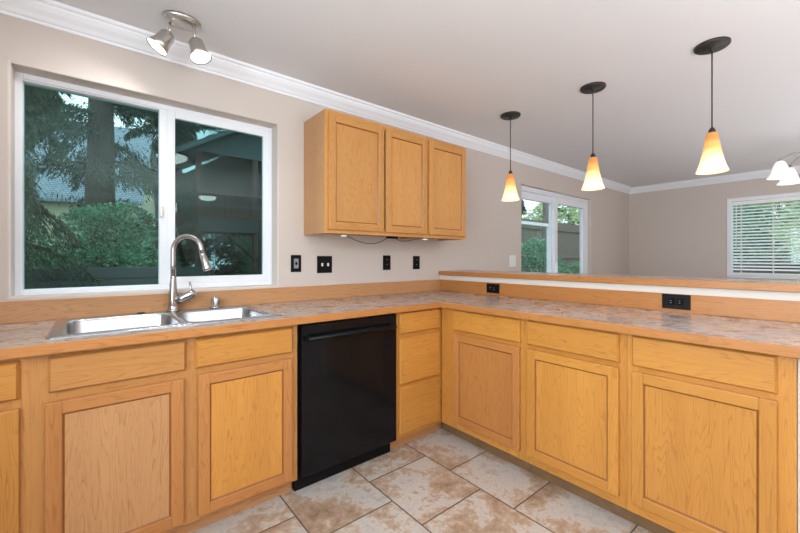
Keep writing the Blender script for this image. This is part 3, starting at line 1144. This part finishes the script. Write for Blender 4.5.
# ------------------------------------------------------------------ dining chandelier
cx, cy = 4.63, -2.14
ch = thing('chandelier', 'nickel chandelier with white bell glass shades over the dining area', 'chandelier', (cx, cy, CEIL))
MB().lathe([(0.065, 0), (0.065, -0.012), (0.05, -0.022), (0.012, -0.026)], (cx, cy, CEIL), n=28).build('canopy', M['nickel'], ch)
MB().lathe([(0.008, 0), (0.008, -0.14), (0.022, -0.16), (0.030, -0.20), (0.02, -0.24), (0.008, -0.26), (0.002, -0.27)], (cx, cy, CEIL - 0.01), n=20).build('stem', M['nickel'], ch)
a0 = math.atan2(-1.95 - cy, 4.415 - cx)
for i in range(4):
    a = a0 + i * math.pi / 2 - (0.25 if i == 3 else 0)
    dx, dy = math.cos(a), math.sin(a)
    r = 0.29
    arm = []
    for t in range(9):
        s = t / 8
        arm.append((cx + dx * r * s, cy + dy * r * s, 2.19 + 0.05 * math.sin(s * math.pi) - 0.03 * s))
    am = MB().tube(arm, 0.0075, 10)
    ex, ey = cx + dx * r, cy + dy * r
    am.lathe([(0.010, 0.02), (0.024, 0.0), (0.026, -0.02)], (ex, ey, 2.155), n=18)
    am.build('arm', M['nickel'], ch)
    sh = MB()
    prof = [(0.026, 2.145), (0.040, 2.125), (0.055, 2.085), (0.064, 2.045), (0.078, 2.01), (0.098, 1.985)]
    sh.lathe(prof + [(q - 0.004, z) for q, z in prof[::-1]], (ex, ey, 0), n=28, cap=False)
    sd = sh.build('lamp_shade', M['bell'], ch)

# ------------------------------------------------------------------ flush dome lights (seen mirrored in the panes)


def dome(x, y, lab):
    t = thing('ceiling_dome_light', lab, 'ceiling light', (x, y, CEIL), 'flush dome lights')
    MB().lathe([(0.17, 0), (0.17, -0.02), (0.155, -0.03)], (x, y, CEIL), n=36).build('base', M['nickel'], t)
    MB().lathe([(0.152, -0.028), (0.150, -0.045), (0.125, -0.075), (0.08, -0.095), (0.03, -0.104), (0.004, -0.105)], (x, y, CEIL), n=36).build('glass_shade', M['dome'], t)


dome(-0.06, -2.2, 'lit frosted dome ceiling light in the kitchen, mirrored at the window mullion')
dome(0.89, -5.0, 'lit frosted dome ceiling light further back, mirrored in the screened pane')

# ------------------------------------------------------------------ outdoors
rng = np.random.default_rng(3)
GZ = -0.55
g = MB().box((-40, 0.3, GZ - 0.2), (60, 60, GZ)).build('ground', M['soil'])
struct(g)
struct(MB().box((6.6, -30, GZ - 0.2), (60, 0.3, GZ)).build('lawn', M['lawn']))


def leaves(name, pts, dirs, size, aspect, mat, parent, droop=0.0):
    """one foliage mesh: a two-triangle bent leaf at each point"""
    n = len(pts)
    pts = np.asarray(pts)
    w0 = np.array(parent.location)
    d = dirs / np.linalg.norm(dirs, axis=1, keepdims=True)
    r = rng.normal(size=(n, 3))
    s = np.cross(d, r)
    s /= np.linalg.norm(s, axis=1, keepdims=True)
    L = size * rng.uniform(0.6, 1.4, (n, 1))
    W = L * aspect
    tip = pts + d * L
    tip[:, 2] -= droop * L[:, 0]
    mid = pts + d * L * 0.5
    V = np.stack([pts, mid + s * W * 0.5, tip, mid - s * W * 0.5], 1).reshape(-1, 3) - w0
    me = bpy.data.meshes.new(name)
    me.vertices.add(4 * n)
    me.vertices.foreach_set('co', V.ravel())
    me.loops.add(4 * n)
    me.loops.foreach_set('vertex_index', np.arange(4 * n, dtype=np.int32))
    me.polygons.add(n)
    me.polygons.foreach_set('loop_start', np.arange(0, 4 * n, 4, dtype=np.int32))
    me.update(calc_edges=True)
    me.validate()
    me.materials.append(mat)
    o = bpy.data.objects.new(name, me)
    COL.objects.link(o)
    o.parent = parent
    return o


def trunk_mb(x, y, z0, z1, r0, r1, lean=(0, 0)):
    m = MB()
    n = 10
    pts, rs = [], []
    for i in range(n + 1):
        t = i / n
        pts.append((x + lean[0] * t + random.uniform(-.02, .02), y + lean[1] * t, z0 + (z1 - z0) * t))
        rs.append((r0 * (1 - t) + r1 * t) * (1 + (0.7 * (1 - t * 6) if t < 0.16 else 0)))
    m.tube(pts, rs, 14)
    return m


def conifer(name, lab, x, y, h, r0, spread, nb, zb, mat, per=150, leaf=0.22, droop=0.5, arc=None, group=None, cat='tree'):
    t = thing(name, lab, cat, (x, y, GZ), group)
    trunk_mb(x, y, GZ - 0.1, GZ + h, r0, r0 * 0.25).build('trunk', M['trunk'], t)
    P, D = [], []
    br = MB()
    for b in range(nb):
        z = zb + (h + GZ - zb) * (b + rng.random()) / nb
        a = rng.uniform(*(arc or (0, 2 * math.pi)))
        L = spread * (1 - 0.65 * (z - zb) / max(h + GZ - zb, 0.1)) * rng.uniform(0.6, 1.1)
        dx, dy = math.cos(a), math.sin(a)
        bp = []
        for q in range(6):
            s = q / 5
            bp.append((x + dx * L * s, y + dy * L * s, z + 0.10 * L * s - droop * 0.55 * L * s * s))
        br.tube(bp, [0.035 * (1 - 0.8 * q / 5) for q in range(6)], 5)
        s = rng.uniform(0.15, 1.0, per)
        side = rng.normal(0, 0.16 * L, per) * (1.15 - s)
        px = x + dx * L * s - dy * side
        py = y + dy * L * s + dx * side
        pz = z + 0.10 * L * s - droop * 0.55 * L * s * s - rng.random(per) ** 2 * 0.35 * droop
        P.append(np.stack([px, py, pz], 1))
        dd = np.stack([dx + rng.normal(0, .5, per), dy + rng.normal(0, .5, per), -droop * 1.4 + rng.normal(0, .4, per)], 1)
        D.append(dd)
    br.build('branches', M['trunk'], t)
    leaves('foliage', np.concatenate(P), np.concatenate(D), leaf, 0.22, mat, t, 0.1)
    return t


def shrub(name, lab, x, y, rx, ry, h, n, leaf, mat, z0=GZ, group=None, asp=0.5):
    t = thing(name, lab, 'shrub', (x, y, z0), group)
    st = MB()
    for i in range(5):
        a = rng.uniform(0, 6.28)
        st.tube([(x + .1 * math.cos(a), y + .1 * math.sin(a), z0 - 0.02), (x + rx * .5 * math.cos(a), y + ry * .5 * math.sin(a), z0 + h * .7)], [0.03, 0.012], 6)
    st.build('stems', M['trunk'], t)
    u = rng.normal(size=(n, 3))
    u /= np.linalg.norm(u, axis=1, keepdims=True)
    lump = 1 + 0.22 * np.sin(u[:, 0] * 5 + x) * np.cos(u[:, 1] * 6 + y) + 0.15 * np.sin(u[:, 2] * 9)
    rad = (rng.random(n) ** 0.35 * 0.45 + 0.55) * lump
    pts = np.stack([x + rx * u[:, 0] * rad, y + ry * u[:, 1] * rad, z0 + h * 0.5 + h * 0.5 * u[:, 2] * np.clip(rad, 0, 1.08)], 1)
    d = u + rng.normal(0, 0.6, (n, 3)) + np.array([0, 0, 0.15])
    leaves('foliage', pts, d, leaf, asp, mat, t, 0.2)
    return t


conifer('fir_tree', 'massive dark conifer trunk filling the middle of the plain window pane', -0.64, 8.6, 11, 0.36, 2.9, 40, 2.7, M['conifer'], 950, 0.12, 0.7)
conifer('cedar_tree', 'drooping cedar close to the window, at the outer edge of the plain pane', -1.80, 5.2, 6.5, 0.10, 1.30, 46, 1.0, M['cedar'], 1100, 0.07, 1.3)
conifer('fir_tree', 'leafy conifer in front of the grey shingled house', 1.1, 12.6, 10, 0.16, 2.2, 28, 5.5, M['conifer'], 700, 0.13, 0.7)
conifer('fir_tree', 'conifer rising behind the dark deck shelter', 5.2, 17.0, 13, 0.28, 4.0, 44, 1.5, M['conifer'], 600, 0.22, 0.6)
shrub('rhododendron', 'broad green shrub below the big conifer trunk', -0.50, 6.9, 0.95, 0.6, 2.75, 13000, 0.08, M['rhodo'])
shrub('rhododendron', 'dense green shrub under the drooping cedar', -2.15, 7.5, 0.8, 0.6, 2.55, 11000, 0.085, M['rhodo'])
shrub('rhododendron', 'green shrub at the foot of the cream house wall', 0.10, 9.5, 0.75, 0.7, 2.6, 8200, 0.10, M['rhodo'])
shrub('rhododendron', 'green shrub seen through the dark deck shelter', 4.6, 12.0, 1.8, 0.9, 3.4, 7200, 0.13, M['rhodo'])
shrub('rhododendron', 'dark green shrub right behind the deck shelter posts', 2.3, 11.7, 1.0, 0.6, 2.9, 7000, 0.11, M['cedar'])
shrub('fern', 'low dark fern under the window beside the cedar', -1.30, 3.9, 0.4, 0.4, 0.9, 2600, 0.13, M['cedar'], asp=0.3)
rw = thing('hedge_shade_screen', 'added dark timber wall standing in for the shade below the green shrubs', 'shade stand-in', (-0.6, 5.8, GZ))  # dark wall added in place of the shade at the hedge foot
m = MB()
for q in range(8):
    m.box((-3.2, 5.75 + 0.008 * (q % 2), GZ + 0.2 * q), (1.0, 5.95, GZ + 0.2 * q + 0.19), 0.01)
m.build('timbers', M['darkwood'], rw)
for x, y in ((13.5, 11), (20, 13.2), (27, 11), (-10, 28), (-3.5, 29.5), (3.0, 29), (9.5, 26.5), (12.0, 19.5), (-5.8, 11.2)):
    conifer('backdrop_conifer', 'tall dark conifer in the row that closes the view behind the house and shelter', x, y, 15, 0.3, 3.3, 52, 0.5, M['conifer'], 420, 0.48, 0.6, group='conifers closing the view')

# neighbouring house behind the trees, turned so that a roof slope and a cream gable both face the kitchen
piv = (0.50, 15.5)
hs_ = thing('neighbour_house', 'grey shingled house with a cream gable behind the conifers', 'house', (piv[0], piv[1], GZ))
hx0, hx1, hy0, hy1 = piv[0] - 8.0, piv[0], piv[1], piv[1] + 5.0
ez, rz = 3.7, 6.9
m = MB().prism([(hy0, GZ), (hy1, GZ), (hy1, ez), ((hy0 + hy1) / 2, rz - 0.15), (hy0, ez)], hx0, hx1, 0)
m.build('walls', M['cream'], hs_)
ov = 0.35
m = MB()
ym = (hy0 + hy1) / 2
sl = (rz - ez) / (ym - hy0)
for sgn, ye in ((1, hy0 - ov), (-1, hy1 + ov)):
    zz_ = ez - ov * sl
    m.prism([(ye, zz_), (ym, rz), (ym, rz + 0.12), (ye, zz_ + 0.12)], hx0 - 0.2, hx1 + 0.25, 0)
m.build('roof', M['shingle'], hs_)
fr = MB().box((hx1 - 0.02, hy0 + .7, 1.0), (hx1 + 0.06, hy0 + 1.9, 2.3)).build('window', M['rail_white'], hs_)
MB().box((hx1 + 0.06, hy0 + .8, 1.1), (hx1 + 0.07, hy0 + 1.8, 2.2)).build('pane', M['roof_dark'], fr)
m = MB().prism([(hx1 + 0.02, 3.0), (hx1 + 1.0, 2.6), (hx1 + 1.0, 2.68), (hx1 + 0.02, 3.08)], 0, 1, 1)
for v in m.bm.verts:
    v.co.y = hy0 + 0.3 if v.co.y < 0.5 else hy0 + 3.4
m.build('porch_roof', M['shingle'], hs_)
hs_.rotation_euler = (0, 0, math.radians(-13))

# dark timber deck shelter seen through the screened pane
dk = thing('deck_shelter', 'dark gabled timber deck shelter with a red balustrade behind the screened pane', 'shelter', (3.0, 9.0, GZ))
X0, X1, Y0, Y1 = 1.15, 4.6, 7.6, 10.5
m = MB().box((X0, Y0, 2.00), (X1, Y1, 2.16))
m.box((X0, Y0 - .06, 1.86), (X1, Y0, 2.20))
m.build('deck_platform', M['darkwood'], dk)
m = MB()
m.box((X0, Y0, 2.80), (X1, Y0 + .07, 2.88))
m.box((X0, Y0, 2.25), (X1, Y0 + .05, 2.31))
x = X0
while x < X1:
    m.box((x, Y0 + .015, 2.2), (x + .045, Y0 + .05, 2.84))
    x += 0.13
m.build('balustrade', M['deckwood'], dk)
for x, y in ((X0 + .05, Y0 + .1), (2.55, Y0 + .1), (4.5, Y0 + .1), (X0 + .05, Y1 - .1), (4.5, Y1 - .1)):
    MB().box((x - .06, y - .06, GZ), (x + .06, y + .06, 3.9)).build('post', M['deckwood'], dk)
for x, s in ((X0 + .05, 1), (2.55, -1), (2.55, 1), (4.5, -1)):
    MB().tube([(x, Y0 + .05, 1.15), (x + s * 0.75, Y0 + .05, 1.88)], 0.045, 6).build('brace', M['darkwood'], dk)
m = MB()
xm = 2.7
for xa, xb in ((X0 - 0.5, xm), (X1 + 0.5, xm)):
    m.prism([(xa, 3.55), (xb, 4.75), (xb, 4.87), (xa, 3.67)], Y0 - .5, Y1 + .3, 1)
m.build('roof', M['roof_dark'], dk)
MB().prism([(X0, 3.8), (X1, 3.8), (X1, 3.85), (xm, 4.7), (X0, 3.85)], Y0 + 0.0, Y0 + 0.08, 1).build('gable', M['roof_dark'], dk)
MB().prism([(X0 + .1, 2.16), (X1 - .1, 2.16), (X1 - .1, 3.72), (xm, 4.68), (X0 + .1, 3.72)], Y1 - .1, Y1, 1).build('back_wall', M['darkwood'], dk)
ts = trunk_mb(2.45, 6.6, GZ - 0.05, 2.05, 0.20, 0.16).build('tree_trunk', M['trunk'], base=(2.45, 6.6, GZ))
tag(ts, 'bare flared tree trunk standing in front of the dark deck shelter', 'tree trunk')

# garden beyond the patio door
fn = thing('garden_fence', 'grey-brown board fence beyond the patio door', 'fence', (12, 6.0, GZ))
m = MB()
x = 7.0
while x < 24:
    m.box((x, 6.5, GZ), (x + .19, 6.54, 2.9))
    x += 0.2
m.build('boards', M['greyboard'], fn)
m = MB().box((7.0, 6.44, 1.2), (24, 6.5, 1.3)).box((7.0, 6.44, 2.5), (24, 6.5, 2.6)).box((7.0, 6.44, -0.1), (24, 6.5, 0.0))
m.build('rails', M['greyboard'], fn)
rl = thing('patio_railing', 'white patio railing outside the glass door', 'railing', (6.5, 2.2, GZ))
m = MB().box((4.2, 2.2, 1.96), (7.76, 2.26, 2.03)).build('top_rail', M['rail_white'], rl)
for x in (4.25, 5.2, 7.70):
    MB().box((x - .04, 2.19, GZ), (x + .04, 2.27, 1.98)).build('post', M['rail_white'], rl)
shrub('garden_shrub', 'bright leafy shrub beyond the patio door, above the fence', 19.5, 8.0, 3.0, 1.0, 6.4, 5000, 0.2, M['bright'])
shrub('garden_shrub', 'green shrub beyond the fixed patio pane', 11.3, 4.7, 1.0, 0.8, 2.3, 5500, 0.13, M['rhodo'])
shrub('garden_shrub', 'low green shrub before the fence, seen in the sliding patio pane', 13.9, 4.3, 1.0, 0.7, 1.5, 4500, 0.12, M['rhodo'])
for i, (x, y, lab) in enumerate(((12.1, 5.9, 'slim pale tree trunk beyond the fixed patio pane'), (13.2, 5.4, 'slim tree trunk behind the patio railing'))):
    o = trunk_mb(x, y, GZ - .05, 6.0, 0.13, 0.09).build('tree_trunk', M['greyboard'], base=(x, y, GZ))
    tag(o, lab, 'tree trunk')

# garden beyond the dining window
for x, y, lab in ((20.5, -1.0, 'tall pale green thicket far beyond the dining window, nearest the patio side'),
                  (21.5, -7.0, 'tall pale green thicket far beyond the dining window, in its middle'),
                  (20.5, -13.0, 'tall pale green thicket far beyond the dining window, furthest along')):
    shrub('garden_thicket', lab, x, y, 3.4, 2.0, 7.5, 9000, 0.34, M['bright'])
for i, (x, y, rx, ry, h, mat, lab) in enumerate(((11.5, -2.3, 1.4, 1.0, 3.6, 'bright', 'bright green bush beyond the dining window, nearer the corner'),
                                                  (12.5, -6.2, 1.8, 1.6, 4.2, 'bright', 'bright green bush beyond the dining window, further along'),
                                                  (10.0, -0.6, 1.0, 0.9, 2.8, 'rhodo', 'darker bush at the edge of the dining window'))):
    shrub('garden_bush', lab, x, y, rx, ry, h, 4500, 0.16, M[mat])
gf = thing('garden_wall', 'low grey timber garden wall beyond the dining window', 'garden wall', (9.0, -3.5, GZ))
MB().box((8.6, -8.0, GZ), (8.75, 1.5, 1.05)).build('boards', M['greyboard'], gf)
MB().box((8.55, -8.0, 1.05), (8.80, 1.5, 1.12)).build('coping', M['darkwood'], gf)
